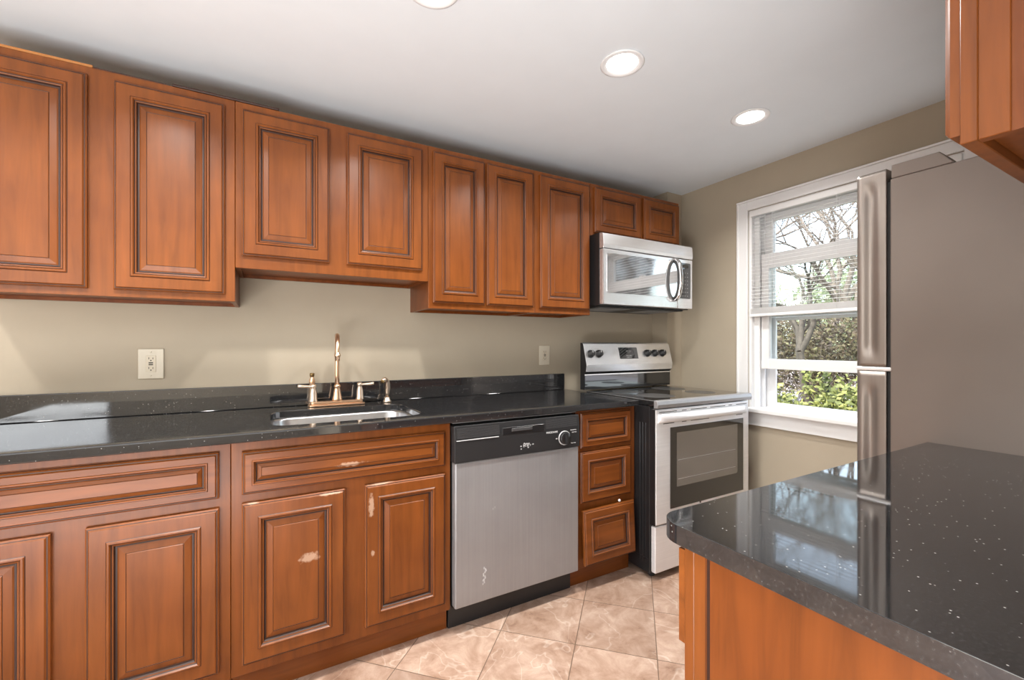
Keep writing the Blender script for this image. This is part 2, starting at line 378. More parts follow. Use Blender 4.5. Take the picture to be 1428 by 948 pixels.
# ------------------------------------------------------------------ the room
XR, ZC, YF = 2.64, 2.30, -2.42      # window wall, ceiling, wall behind the peninsula
CHX, CHY = 2.49, -.14               # boxed-in chase in the corner
def B(*a, **k): return MB().box(*a, **k)
struct(B(-3.3, XR+.15, -4.75, .15, -.12, 0, 'floor_tile'), 'floor')
struct(B(-3.3, XR+.15, -4.75, .15, ZC, ZC+.15, 'ceiling_paint'), 'ceiling')
struct(B(-3.3, XR+.15, 0, .15, 0, ZC, 'wall_paint'), 'wall_back')
struct(B(CHX, XR, CHY, 0, 0, ZC, 'wall_paint'), 'wall_chase')
WY0, WY1, WZ0, WZ1 = -1.625, -.652, .79, 2.045    # window opening
mb = MB()
mb.box(XR, XR+.15, YF, WY0, 0, ZC, 'wall_paint').box(XR, XR+.15, WY1, 0, 0, ZC, 'wall_paint')
mb.box(XR, XR+.15, WY0, WY1, 0, WZ0, 'wall_paint').box(XR, XR+.15, WY0, WY1, WZ1, ZC, 'wall_paint')
struct(mb, 'wall_right')
struct(B(.46, XR+.15, YF-.12, YF, 0, ZC, 'wall_paint'), 'wall_front')
struct(B(.46, .58, -4.6, YF-.12, 0, ZC, 'wall_paint'), 'wall_partition')
mb = MB()   # left wall and rear wall, their window openings added to let light in
mb.box(-3.3, -3.18, -4.6, -3.3, 0, ZC, 'wall_paint').box(-3.3, -3.18, -1.1, 0, 0, ZC, 'wall_paint').box(-3.3, -3.18, -3.3, -1.1, 2.15, ZC, 'wall_paint').box(-3.3, -3.18, -3.3, -1.1, 0, .45, 'wall_paint')
struct(mb, 'wall_left')
mb = MB()
mb.box(-3.3, -2.75, -4.75, -4.6, 0, ZC, 'wall_paint').box(-1.65, .58, -4.75, -4.6, 0, ZC, 'wall_paint').box(-2.75, -1.65, -4.75, -4.6, 2.1, ZC, 'wall_paint').box(-2.75, -1.65, -4.75, -4.6, 0, .8, 'wall_paint')
struct(mb, 'wall_rear')
mb = MB()
for q in ((-2.75, -2.70, .8, 2.1), (-1.70, -1.65, .8, 2.1), (-2.70, -1.70, .8, .86), (-2.70, -1.70, 2.04, 2.1), (-2.70, -1.70, 1.43, 1.47)): mb.box(q[0], q[1], -4.72, -4.64, q[2], q[3], 'white_vinyl')
struct(mb, 'added_window_rear')  # unseen window, added for light from behind the camera
d = struct(B(-3.28, -3.2, -3.3, -3.24, .45, 2.15, 'white_vinyl').box(-3.28, -3.2, -1.16, -1.1, .45, 2.15, 'white_vinyl').box(-3.28, -3.2, -3.24, -1.16, 2.09, 2.15, 'white_vinyl').box(-3.28, -3.2, -3.24, -1.16, .45, .51, 'white_vinyl').box(-3.28, -3.2, -2.22, -2.18, .51, 2.09, 'white_vinyl'), 'added_window_left')  # unseen window, added to bring light in from the left

# window_1 with casing, jamb, sashes, panes
win = bpy.data.objects.new('window_1', None); COL.objects.link(win); win['kind'] = 'structure'; win.location = (XR, -1.14, WZ0); POS['window_1'] = Vector(win.location)
cs = MB()
def ringbox(mb, X0, X1, ya, yb, za, zb, wy, wz0, wz1, m, bev=.003):
    mb.box(X0, X1, ya, ya+wy, za, zb, m, bev=bev); mb.box(X0, X1, yb-wy, yb, za, zb, m, bev=bev)
    mb.box(X0, X1, ya+wy, yb-wy, za, za+wz0, m, bev=bev); mb.box(X0, X1, ya+wy, yb-wy, zb-wz1, zb, m, bev=bev)
ringbox(cs, XR-.016, XR-.0005, WY0-.064, WY1+.064, WZ0-.085, WZ1+.055, .062, .085, .053, 'white_paint')
cs.box(XR-.024, XR-.0005, WY0-.07, WY1+.07, WZ1+.055, WZ1+.066, 'white_paint', bev=.003)
cs.box(XR-.022, XR-.0005, WY0-.07, WY0-.056, WZ0-.085, WZ1+.055, 'white_paint', bev=.003)
cs.box(XR-.022, XR-.0005, WY1+.056, WY1+.07, WZ0-.085, WZ1+.055, 'white_paint', bev=.003)
cs.build('casing', win)
jb = MB(); ringbox(jb, XR+.001, XR+.149, WY0+.0005, WY1-.0005, WZ0+.0005, WZ1-.0005, .018, .022, .018, 'white_paint', 0)
jb.box(XR-.045, XR+.02, WY0-.07, WY1+.07, WZ0-.004, WZ0+.022, 'white_paint', bev=.005)
jb.build('window_sill', win)
st = MB()
for y0, y1 in ((WY1-.05, WY1-.018), (WY0+.018, WY0+.05)):
    st.box(XR+.03, XR+.042, y0, y1, WZ0+.022, WZ1-.018, 'white_vinyl', bev=.002); st.box(XR+.085, XR+.097, y0, y1, WZ0+.022, WZ1-.018, 'white_vinyl', bev=.002)
    st.box(XR+.125, XR+.14, y0, y1, WZ0+.022, WZ1-.018, 'white_vinyl')
st.build('track', win)
def sash(name, X, za, zb, wb, wt):
    s = MB(); ringbox(s, X-.018, X+.018, WY0+.05, WY1-.05, za, zb, .047, wb, wt, 'white_vinyl'); o = s.build(name, win)
    B(X-.003, X+.003, WY0+.09, WY1-.09, za+wb-.006, zb-wt+.006, 'window_glass').build('pane', o)
    return o
sash('lower_sash', XR+.064, 1.055, 1.765, .062, .088)
sash('upper_sash', XR+.109, 1.375, 2.02, .055, .045)
s = MB(); ringbox(s, XR+.127, XR+.143, WY0+.05, WY1-.05, WZ0+.022, 1.375, .045, .03, .02, 'white_vinyl'); s.build('screen_frame', win)
# sash lock
B(XR+.042, XR+.06, -1.17, -1.11, 1.765, 1.778, 'white_vinyl', bev=.004).build('sash_lock', win)

# mini blind, lowered half way
bl = thing('window_blind', 'white mini blind lowered over the upper half of the kitchen window', 'blind', (XR-.005, -1.14, 1.38))
by0, by1 = WY0+.006, WY1-.006
B(XR-.006, XR+.022, by0, by1, 2.005, 2.04, 'white_vinyl', bev=.004).build('headrail', bl)
mb = MB(); z = 1.992
while z > 1.45:
    xs = [(-.0125+.025*k/4) for k in range(5)]
    for a, b2 in zip(xs, xs[1:]):
        za, zb = z+.0022*(1-(a/.0125)**2)+a*.17, z+.0022*(1-(b2/.0125)**2)+b2*.17
        mb.quad([(XR+.008+a, by0+.004, za), (XR+.008+b2, by0+.004, zb), (XR+.008+b2, by1-.004, zb), (XR+.008+a, by1-.004, za)], 'slat_vinyl')
    z -= .0215
mb.build('slats', bl, recalc=False)
mb = B(XR-.008, XR+.024, by0+.002, by1-.002, 1.378, 1.396, 'white_vinyl', bev=.004)
for k in range(10): mb.box(XR-.005, XR+.021, by0+.004, by1-.004, 1.3975+k*.0036, 1.3995+k*.0036, 'white_vinyl')
mb.build('bottom_rail', bl)
for y in (-.80, -1.14, -1.48):
    mb = MB()
    for dx in (-.006, .022): mb.tube([(XR+dx, y, 2.01), (XR+dx, y, 1.39)], .0007, 'white_vinyl', seg=5)
    mb.build('ladder_cord', bl)

# ------------------------------------------------------------------ cabinet parts
# profile steps: (inset, depth out of the back plane, material of the strip that leads to the next step)
PROF = [(0, 0, 'W'), (0, .012, 'W'), (.004, .0155, 'G'), (.0065, .0155, 'W'), (.010, .020, 'W'), (.046, .020, 'G'), (.0475, .0215, 'W'), (.050, .0245, 'W'),
        (.054, .0245, 'W'), (.057, .020, 'G'), (.0595, .0175, 'W'), (.063, .0165, 'G'), (.066, .0110, 'G'), (.0705, .0105, 'W'), (.074, .0125, 'W'),
        (.090, .0165, 'G'), (.0915, .0160, 'W'), (.093, .0178, 'P')]
def panel_bm(mb, u0, u1, z0, z1, yb, n=-1, wood_m='maple', k=1.0, tilt=0):
    """raised-panel door or drawer front in the x-z plane; n = -1 faces -y, +1 faces +y"""
    rings = []
    zc = (z0+z1)/2
    for (i, d, m) in PROF:
        i2 = i*k if i > .02 else i
        def P(x, z): return (x, yb + n*(d + tilt*(z1-z)), z)
        rings.append([mb.bm.verts.new(P(*q)) for q in ((u0+i2, z0+i2), (u1-i2, z0+i2), (u1-i2, z1-i2), (u0+i2, z1-i2))])
    for j in range(len(PROF)-1):
        a, b = rings[j], rings[j+1]; m = PROF[j][2]; m = 'glaze' if m == 'G' else wood_m
        for q in range(4):
            f = mb.bm.faces.new([a[q], a[(q+1) % 4], b[(q+1) % 4], b[q]]); f.material_index = mb.mi(m)
    f = mb.bm.faces.new(rings[-1]); f.material_index = mb.mi(wood_m); f = mb.bm.faces.new(rings[0]); f.material_index = mb.mi(wood_m)
    return mb
def front(name, parent, u0, u1, z0, z1, yb, n=-1, wood_m='maple', k=1.0, tilt=0, label=None):
    mb = MB(); panel_bm(mb, u0, u1, z0, z1, yb, n, wood_m, k, tilt); o = mb.build(name, parent)
    if label: o['label'] = label
    return o
def upper(label, x0, x1, z0, z1, doors, dz, group='raised-panel upper cabinets on the sink wall', name='upper_cabinet', door_k=1.0, yfr=-.305):
    t = thing(name, label, 'cabinet', ((x0+x1)/2, yfr/2, z0), group)
    mb = MB(); T = .016; e = .0005
    mb.box(x0+e, x0+T, yfr+.0195, -.001, z0, z1, 'maple_panel').box(x1-T, x1-e, yfr+.0195, -.001, z0, z1, 'maple_panel')
    mb.box(x0+T, x1-T, yfr+.0195, -.001, z0+.014, z0+.026, 'maple_panel').box(x0+T, x1-T, yfr+.0195, -.001, z1-.012, z1, 'maple_panel')
    mb.box(x0+T, x1-T, -.008, -.001, z0+.026, z1-.012, 'maple_panel').box(x0+T, x1-T, -.02, -.008, z0, z0+.0135, 'maple_panel')
    mb.build('body', t)
    B(x0+e, x1-e, yfr, yfr+.019, z0, z1, 'maple', bev=.0012, seg=1).build('face_frame', t)
    for (a, b) in doors: front('door', t, a, b, dz[0], dz[1], yfr, k=door_k)
    return t
G = 'raised-panel upper cabinets on the sink wall'
upper('reddish maple upper cabinet farthest left, two tall raised-panel doors', -.90, -.116, 1.372, 2.155, [(-.87, -.541), (-.473, -.149)], (1.397, 2.125))
upper('shorter maple upper cabinet with two doors, hung above the sink', -.1155, .663, 1.505, 2.155, [(-.093, .225), (.294, .632)], (1.553, 2.125))
upper('maple upper cabinet with two narrow tall doors meeting, right of the sink', .6635, 1.262, 1.378, 2.155, [(.684, .957), (.969, 1.248)], (1.405, 2.130), door_k=.9)
upper('single-door tall maple upper cabinet touching the microwave', 1.2625, 1.648, 1.378, 2.155, [(1.292, 1.636)], (1.405, 2.133))
upper('small maple upper cabinet with two square doors over the microwave', 1.6485, 2.41, 1.850, 2.155, [(1.674, 2.048), (2.073, 2.400)], (1.868, 2.134), door_k=.9)
# broken remains of a crown strip on top of the left cabinets
tag(B(-.90, -.53, -.3055, -.290, 2.1555, 2.164, 'maple_light', bev=.001).build('wooden_strip'), 'thin light raw strip on top of the leftmost upper cabinet', 'trim strip')
tag(B(-.528, -.33, -.304, -.285, 2.1555, 2.160, 'glaze', bev=.001).build('wooden_strip'), 'very thin dark strip above the second door of the leftmost upper cabinet', 'trim strip')
tag(B(-.312, .035, -.308, -.285, 2.1555, 2.1655, 'glaze', bev=.003).build('wooden_strip'), 'short dark wooden strip lying across the tops of two upper cabinets', 'trim strip')

def base(label, x0, x1, parts, yfr=-.61, zt=.882, toe=.102):
    t = thing('base_cabinet', label, 'cabinet', ((x0+x1)/2, yfr/2, 0), 'raised-panel base cabinets under the sink worktop')
    e = .0005; T = .016; mb = MB()
    mb.box(x0+e, x0+T, yfr+.0195, -.002, toe, zt, 'maple_panel').box(x1-T, x1-e, yfr+.0195, -.002, toe, zt, 'maple_panel')
    mb.box(x0+T, x1-T, yfr+.0195, -.002, toe, toe+.014, 'maple_panel').box(x0+T, x1-T, -.01, -.002, toe+.014, zt, 'maple_panel')
    mb.build('body', t)
    B(x0+e, x1-e, yfr, yfr+.019, toe, zt, 'maple', bev=.0012, seg=1).build('face_frame', t)
    B(x0+e, x1-e, yfr+.043, yfr+.058, 0.0005, toe-.0005, 'maple_horizontal', bev=.001, seg=1).build('toe_kick', t)
    for kind, a, b, z0, z1, m, k, yo, tilt in parts: front(kind, t, a, b, z0, z1, yfr-yo, wood_m=m, k=k, tilt=tilt)
    return t
base('maple base cabinet farthest left, one wide drawer above two doors', -.89, -.1105,
     [('drawer', -.855, -.142, .706, .855, 'maple_horizontal', .62, 0, 0), ('door', -.462, -.142, .140, .674, 'maple', 1, 0, 0), ('door', -.855, -.534, .140, .674, 'maple', 1, 0, 0)])
base('scuffed maple sink base cabinet with false drawer front and two worn doors', -.110, .657,
     [('drawer_front', -.079, .631, .706, .848, 'maple_horizontal_worn', .62, 0, 0), ('door', -.079, .244, .140, .676, 'maple_worn', 1, 0, 0), ('door', .314, .631, .140, .676, 'maple_worn', 1, 0, 0)])
t = base('narrow maple base cabinet with three stacked drawers beside the range', 1.3065, 1.699,
     [('drawer', 1.329, 1.661, .695, .868, 'maple_horizontal', .66, 0, 0), ('drawer', 1.329, 1.661, .425, .675, 'maple_horizontal', .9, 0, 0), ('drawer', 1.333, 1.668, .128, .392, 'maple_horizontal', .9, .016, .05)])
MB().lathe([(0, 0), (.006, 0), (.008, .003), (.006, .007), (0, .008)], (1.575, -.626, .402), (0, -1, 0), 'paper', seg=10).build('loose_peg', t)['label'] = 'small pale peg between the drawers'

# ------------------------------------------------------------------ worktop, backsplash, sink
def slab(mb, outer, holes, z0, z1, m):
    bm = mb.bm; loops = []
    for lp in [outer]+holes:
        vs = [bm.verts.new((x, y, z0)) for x, y in lp]; es = [bm.edges.new((vs[i], vs[(i+1) % len(vs)])) for i in range(len(vs))]; loops += es
    r = bmesh.ops.triangle_fill(bm, edges=loops, use_beauty=True, use_dissolve=False)
    fs = [g for g in r['geom'] if isinstance(g, bmesh.types.BMFace)]
    ex = bmesh.ops.extrude_face_region(bm, geom=fs)
    vs = [g for g in ex['geom'] if isinstance(g, bmesh.types.BMVert)]
    bmesh.ops.translate(bm, verts=vs, vec=(0, 0, z1-z0))
    i = mb.mi(m)
    for f in bm.faces: f.material_index = i
def rrect(x0, x1, y0, y1, r, n=6):
    pts = []
    for cx, cy, a in ((x1-r, y1-r, 0), (x0+r, y1-r, 90), (x0+r, y0+r, 180), (x1-r, y0+r, 270)):
        for k in range(n+1):
            t = math.radians(a+90*k/n); pts.append((cx+r*math.cos(t), cy+r*math.sin(t)))
    return pts
SX0, SX1, SY0, SY1 = .005, .565, -.555, -.165
wt = MB(); slab(wt, [(-.92, -.648), (1.6985, -.648), (1.6985, -.001), (-.92, -.001)], [rrect(SX0, SX1, SY0, SY1, .07)], .883, .914, 'granite')
tag(wt.build('countertop', bevel=.0045), 'long black speckled granite worktop along the sink wall', 'countertop')
tag(B(-.92, 1.672, -.021, -.001, .9145, 1.018, 'granite', bev=.003).build('backsplash'), 'low black granite backsplash strip along the wall behind the sink', 'backsplash')
sk = thing('kitchen_sink', 'undermounted stainless steel sink bowl set in the black worktop', 'sink', ((SX0+SX1)/2, (SY0+SY1)/2, .70))
mb = MB(); rings = []
def lp3(x0, x1, y0, y1, r, z): return [mb.bm.verts.new((x, y, z)) for x, y in rrect(x0, x1, y0, y1, r)]
for (g, z, r) in ((.025, .8825, .08), (-.006, .8822, .07), (-.008, .875, .07), (-.018, .74, .07), (-.03, .712, .06), (-.06, .702, .05)):
    rings.append(lp3(SX0-g, SX1+g, SY0-g, SY1+g, r, z))
for a, b in zip(rings, rings[1:]):
    for k in range(len(a)):
        f = mb.bm.faces.new([a[k], a[(k+1) % len(a)], b[(k+1) % len(a)], b[k]]); f.material_index = mb.mi('steel_sink'); f.smooth = True
f = mb.bm.faces.new(rings[-1]); f.material_index = 0
o = mb.build('bowl', sk, recalc=False); sm = o.modifiers.new('solid', 'SOLIDIFY'); sm.thickness = .0012; sm.offset = 1
MB().lathe([(0, .004), (.03, .004), (.042, .006), (.044, .001), (.02, -.002), (0, -.002)], (.285, -.36, .7025), (0, 0, 1), 'chrome').build('drain', sk)

# ------------------------------------------------------------------ faucet, sprayer
fx, fy = .284, -.088
fc = thing('kitchen_faucet', 'brushed rose-gold gooseneck faucet with two lever handles behind the sink', 'faucet', (fx, fy, .914))
mb = MB()
mb.prism([(x, y, .9145) for x, y in rrect(fx-.128, fx+.128, fy-.026, fy+.026, .0255)], (0, 0, .009), 'brass')
mb.prism([(x, y, .9235) for x, y in rrect(fx-.118, fx+.118, fy-.020, fy+.020, .0195)], (0, 0, .014), 'brass')
mb.build('base_plate', fc, bevel=.003)
mb = MB()
mb.lathe([(.020, 0), (.024, .004), (.022, .012), (.019, .03), (.0145, .055), (.013, .064), (.0155, .068), (.0155, .073), (.012, .077), (.0105, .08)], (fx, fy, .935), (0, 0, 1), 'brass')
pts = [(fx, fy, 1.0), (fx, fy, 1.06), (fx, fy, 1.12), (fx, fy, 1.165)]
dx, dy = -.12, -.99; R = .082
for k in range(1, 13):
    a = PI*k/12; pts.append((fx+dx*R*(1-math.cos(a)), fy+dy*R*(1-math.cos(a)), 1.165+R*math.sin(a)))
ex, ey = fx+dx*2*R, fy+dy*2*R
pts.append((ex, ey, 1.15))
mb.tube(pts, [.0105]*4+[.0098]*10+[.009]*3, 'brass', seg=16)
mb.build('spout', fc)
MB().lathe([(.009, .012), (.0115, .010), (.0115, .004), (.0135, .003), (.0135, -.006), (.011, -.008), (.011, -.024), (.009, -.026), (0, -.026)], (ex, ey, 1.158), (0, 0, 1), 'brass').build('aerator', fc)
for sgn in (-1, 1):
    hx = fx + sgn*.104
    h = MB().lathe([(.019, 0), (.020, .004), (.0165, .012), (.0150, .045), (.011, .06), (.010, .064), (.0125, .068), (.0125, .078), (.009, .082), (0, .084)], (hx, fy, .9365), (0, 0, 1), 'brass_pale').build('handle', fc)
    MB().tube([(hx, fy, 1.008), (hx+sgn*.016, fy-.002, 1.009), (hx+sgn*.04, fy-.005, 1.010), (hx+sgn*.062, fy-.008, 1.012), (hx+sgn*.066, fy-.009, 1.012)], [.006, .0062, .0075, .009, .0075], 'brass_pale', seg=12).build('lever', h)
# dark-capped stub behind the left handle
dsp = thing('soap_dispenser', 'small brass stub with a dark cap behind the left faucet handle', 'soap dispenser', (.178, -.045, .914))
MB().lathe([(.016, 0), (.017, .004), (.012, .010), (.010, .09), (.012, .105), (.0135, .112), (.0135, .118), (.008, .132), (.007, .138)], (.178, -.045, .9145), (0, 0, 1), 'brass').build('body', dsp)
MB().lathe([(.0095, .1385), (.0105, .140), (.0105, .152), (.009, .155), (0, .155)], (.178, -.045, .9145), (0, 0, 1), 'brass_dark').build('cap', dsp)
sp = thing('side_sprayer', 'pale brass side sprayer standing right of the faucet', 'sprayer', (.520, fy, .914))
MB().lathe([(.021, 0), (.0215, .006), (.016, .012), (.014, .022), (.012, .026)], (.520, fy, .9145), (0, 0, 1), 'brass_pale').build('holder', sp)
MB().tube([(.520, fy, .942), (.521, fy, .96), (.523, fy-.001, .985), (.521, fy-.004, 1.008), (.515, fy-.010, 1.024), (.505, fy-.02, 1.031), (.497, fy-.028, 1.028), (.492, fy-.033, 1.022)],
          [.009, .0105, .0125, .013, .0125, .012, .012, .010], 'brass_pale', seg=14).build('spray_head', sp)
MB().lathe([(.0095, 0), (.011, .003), (.0085, .006), (0, .006)], (.4915, fy-.034, 1.0225), (-.6, -.55, -.55), 'brass_dark', seg=12).build('nozzle', sp)

# ------------------------------------------------------------------ wall outlets
def outlet(x0, x1, z0, z1, label, gfci=True):
    xm, zm = (x0+x1)/2, (z0+z1)/2
    t = thing('wall_outlet', label, 'outlet', (xm, 0, zm), 'wall outlets above the worktop')
    B(x0, x1, -.0075, -.0005, z0, z1, 'outlet_plastic', bev=.003).build('cover_plate', t)
    rw = .0165; rh = .034
    r = B(xm-rw, xm+rw, -.0095, -.0076, zm-rh, zm+rh, 'socket_plastic', bev=.0007, seg=1).build('receptacle', t)
    for s in (-1, 1):
        mb = MB(); zz = zm+s*.020
        mb.box(xm-.0075, xm-.0055, -.0102, -.0096, zz-.001, zz+.007, 'slot_dark'); mb.box(xm+.0055, xm+.0075, -.0102, -.0096, zz-.001, zz+.006, 'slot_dark')
        mb.lathe([(0, 0), (.0024, 0), (.0024, .0006), (0, .0006)], (xm, -.0096, zz-.006), (0, -1, 0), 'slot_dark', seg=10)
        mb.build('socket_slots', r)
    if gfci:
        B(xm-.007, xm+.007, -.0112, -.0097, zm+.002, zm+.0065, 'slot_dark').build('test_button', r); B(xm-.007, xm+.007, -.0112, -.0097, zm-.0055, zm-.001, 'slot_dark').build('reset_button', r)
    for s in (-1, 1): MB().lathe([(0, 0), (.003, 0), (.0026, .001), (0, .0012)], (xm, -.0076, zm+s*.049), (0, -1, 0), 'socket_plastic', seg=10).build('screw', t)
outlet(-.470, -.386, 1.062, 1.187, 'almond wall outlet left of the faucet, on the bare wall')
outlet(1.487, 1.566, 1.076, 1.198, 'almond wall outlet near the range, right end of the backsplash')

# ------------------------------------------------------------------ dishwasher
dw = thing('dishwasher', 'stainless dishwasher with black control panel under the worktop', 'dishwasher', (.98, -.33, 0))
B(.6705, 1.2935, -.60, -.02, .10, .872, 'black_matte').build('tub', dw)
B(.662, 1.302, -.575, -.56, .0005, .112, 'black_plastic', bev=.002).build('toe_kick', dw)
B(.664, 1.298, -.646, -.605, .116, .716, 'steel_dull', bev=.006).build('door', dw)
cp = MB(); yf = -.652
cp.prism([(.660, -.605, .7175), (.660, -.652, .7175), (.660, -.652, .812), (.660, -.644, .868), (.660, -.605, .868)], (.640, 0, 0), 'black_plastic')
cp = cp.build('control_panel', dw, bevel=.002)
def yslope(z): return -.652+.008*max(0, (z-.812))/.056
for a, b in ((.672, .868), (1.108, 1.285)):
    mb = MB()
    for k in range(8):
        z = .818+k*.0052; y = yslope(z); mb.box(a, b, y-.0016, y+.001, z, z+.0024, 'rib_black')
    mb.build('vent_ribs', cp)
mb = MB(); mb.box(.881, 1.097, -.6535, -.648, .811, .843, 'black_enamel', bev=.001, seg=1)
mb.build('handle_recess', cp)
B(.925, 1.03, -.6565, -.6537, .824, .838, 'rib_black', bev=.001, seg=1).build('latch', cp)
B(.668, .862, -.6545, -.6522, .8075, .8105, 'grey_print').build('trim_line', cp)
kb = MB().lathe([(.0335, 0), (.0335, .004), (.031, .005), (.031, .0035)], (1.209, -.6522, .767), (0, -1, 0), 'grey_print', seg=28)
kb.build('dial_ring', cp)
kb = MB().lathe([(.030, 0), (.029, .012), (.026, .016), (0, .0165)], (1.209, -.6525, .767), (0, -1, 0), 'black_enamel', seg=28)
kb.box(1.203, 1.215, -.680, -.664, .741, .793, 'black_plastic', bev=.003); kb.build('dial', cp)
text('FRIGIDAIRE', .0125, (1.14, -.6527, .799), (1, 0, 0), (0, 0, 1), 'grey_print', 'lettering', cp)
for (s, x, z, sz) in (('Normal Wash', 1.262, .800, .006), ('Light Wash', 1.267, .789, .006), ('Off', 1.165, .767, .007), ('Rinse Only', 1.262, .738, .006)):
    text(s, sz, (x, -.6527, z), (1, 0, 0), (0, 0, 1), 'grey_print', 'lettering', cp)
mb = MB()   # scraped remains of a sticker
for k in range(26):
    x = 1.005+random.gauss(0, .016); z = .758+random.gauss(0, .0065); r = random.uniform(.0025, .006)
    mb.prism([(x+r*random.uniform(.6, 1)*math.cos(a), -.6522, z+.6*r*math.sin(a)) for a in [q*PI/3 for q in range(6)]], (0, -.0003-.00001*k, 0), 'mark_grey')
mb.build('sticker_residue', cp)
mb = MB()
for (x, z, w_, h_, n_) in ((.795, .235, .006, .034, 9), (.79, .20, .005, .012, 4), (.838, .505, .003, .006, 2)):
    for k in range(n_):
        zz = z + h_*(k/n_-.5)*1.6; xx = x + .006*math.sin(k*1.3) + .006*k/n_
        mb.prism([(xx-w_/2, -.6462, zz-.004), (xx+w_/2, -.6462, zz-.003), (xx+w_/3, -.6462, zz+.005), (xx-w_/3, -.6462, zz+.004)], (0, -.0003-.00001*k, 0), 'grey_print')
mb.build('paint_smear', dw)
B(.664, 1.30, -.62, -.608, .8755, .8815, 'steel_dull').build('mounting_strip', dw)

# ------------------------------------------------------------------ range
RX0, RX1, RYF = 1.7005, 2.484, -.75
rg = thing('electric_range', 'freestanding stainless electric range with black glass cooktop in the corner', 'range', ((RX0+RX1)/2, -.43, 0))
mb = MB(); mb.box(RX0, RX1-.002, -.715, -.145, .03, .888, 'black_enamel', bev=.003)
for k in range(3): mb.box(RX0-.002, RX0+.002, -.69+k*.02, -.682+k*.02, .08, .80, 'black_enamel', bev=.001, seg=1)
mb.box(RX0-.002, RX0+.002, -.705, -.245, .10, .104, 'black_enamel')
mb.build('body', rg)
for x in (RX0+.05, RX1-.05):
    for y in (-.68, -.2): MB().lathe([(.018, 0), (.018, .008), (.008, .012), (.008, .030)], (x, y, .0005), (0, 0, 1), 'rubber', seg=12).build('foot', rg)
ct = MB(); ct.box(RX0, RX1, -.742, -.205, .890, .918, 'black_glass', bev=.004); ct = ct.build('cooktop', rg)
mb = MB()
mb.prism([(RX0-.001, -.7425, .880), (RX0-.001, -.766, .882), (RX0-.001, -.770, .900), (RX0-.001, -.764, .918), (RX0-.001, -.7425, .9215)], (RX1-RX0+.002, 0, 0), 'steel_dull')
mb.build('front_trim', ct, bevel=.003)
B(RX0-.0012, RX0+.003, -.742, -.205, .9182, .9195, 'steel_dull').build('side_trim', ct)
for (x, y, r) in ((1.90, -.57, .105), (2.28, -.57, .085), (1.90, -.33, .08), (2.28, -.33, .105)):
    MB().lathe([(r, 0), (r+.0016, 0), (r+.0016, .0003), (r, .0003)], (x, y, .9181), (0, 0, 1), 'burner_print', seg=40).build('burner_ring', ct)
# control panel (backguard)
mb = MB()
prof = [(-.148, .925), (-.185, .925), (-.185, 1.022), (-.200, 1.038), (-.206, 1.078), (-.172, 1.208), (-.160, 1.216), (-.148, 1.216)]
mb.prism([(RX0+.0005, y, z) for y, z in prof], (.006, 0, 0), 'black_enamel'); mb.prism([(2.458, y, z) for y, z in prof], (.006, 0, 0), 'black_enamel')
mb.prism([(RX0+.0065, y, z) for y, z in prof], (.7515, 0, 0), 'black_enamel')
bgd = mb.build('control_panel', rg)
fp = [(-.1995, 1.036), (-.2035, 1.036), (-.2095, 1.078), (-.175, 1.210), (-.163, 1.2185), (-.150, 1.2185), (-.150, 1.2165), (-.160, 1.2165), (-.172, 1.2082), (-.2062, 1.078)]
MB().prism([(RX0+.002, y, z) for y, z in fp], (.7605, 0, 0), 'steel_bright').build('face_plate', bgd, bevel=.0015)
MB().prism([(RX0+.004, -.1855, .937), (RX0+.004, -.1885, .937), (RX0+.004, -.1885, 1.012), (RX0+.004, -.1855, 1.012)], (.757, 0, 0), 'black_glass').build('lower_panel', bgd)
B(RX0+.002, RX0+.762, -.192, -.186, 1.014, 1.021, 'steel_bright').build('trim_line', bgd)
nrm = Vector((0, -.132, -(-.0345))).normalized(); nrm = Vector((0, -(1.210-1.078), (-.175+.2095))).normalized()
def onface(x, z): return Vector((x, -.2095+(z-1.078)*(.0345/.132), z))
for x in (1.745, 1.812, 2.233, 2.305, 2.376):
    p = onface(x, 1.147)+nrm*.0005
    kn = MB().lathe([(.025, 0), (.0245, .006), (.021, .008), (.019, .024), (.016, .027), (0, .027)], p, nrm, 'black_plastic', seg=24).build('knob', bgd)
    up_ = Vector((1, 0, 0)).cross(nrm); up_ = -up_ if up_.z < 0 else up_
    m2 = MB(); a = p+nrm*.0275
    m2.prism([a+Vector((-.0018, 0, 0))+up_*.003, a+Vector((.0018, 0, 0))+up_*.003, a+Vector((.0018, 0, 0))+up_*.017, a+Vector((-.0018, 0, 0))+up_*.017], nrm*.0006, 'grey_print'); m2.build('pointer', kn)
xd = Vector((1, 0, 0)); yd = Vector((0, .0345, .132)).normalized()
mb = MB(); c = [onface(1.985, 1.113), onface(2.145, 1.113), onface(2.145, 1.186), onface(1.985, 1.186)]
mb.prism([q+nrm*.0003 for q in c], nrm*.002, 'black_glass'); dsp2 = mb.build('clock_display', bgd)
for (s, x, z, sz) in (('12:00', 2.065, 1.160, .020), ('BAKE   BROIL', 2.065, 1.133, .008), ('CLEAN   OFF', 2.065, 1.121, .008)):
    text(s, sz, onface(x, z)+nrm*.0026, xd, yd, 'mark_grey', 'lettering', dsp2, .0002)
text('FRIGIDAIRE', .013, onface(2.10, 1.096)+nrm*.0006, xd, yd, 'mark_grey', 'lettering', bgd, .0003)
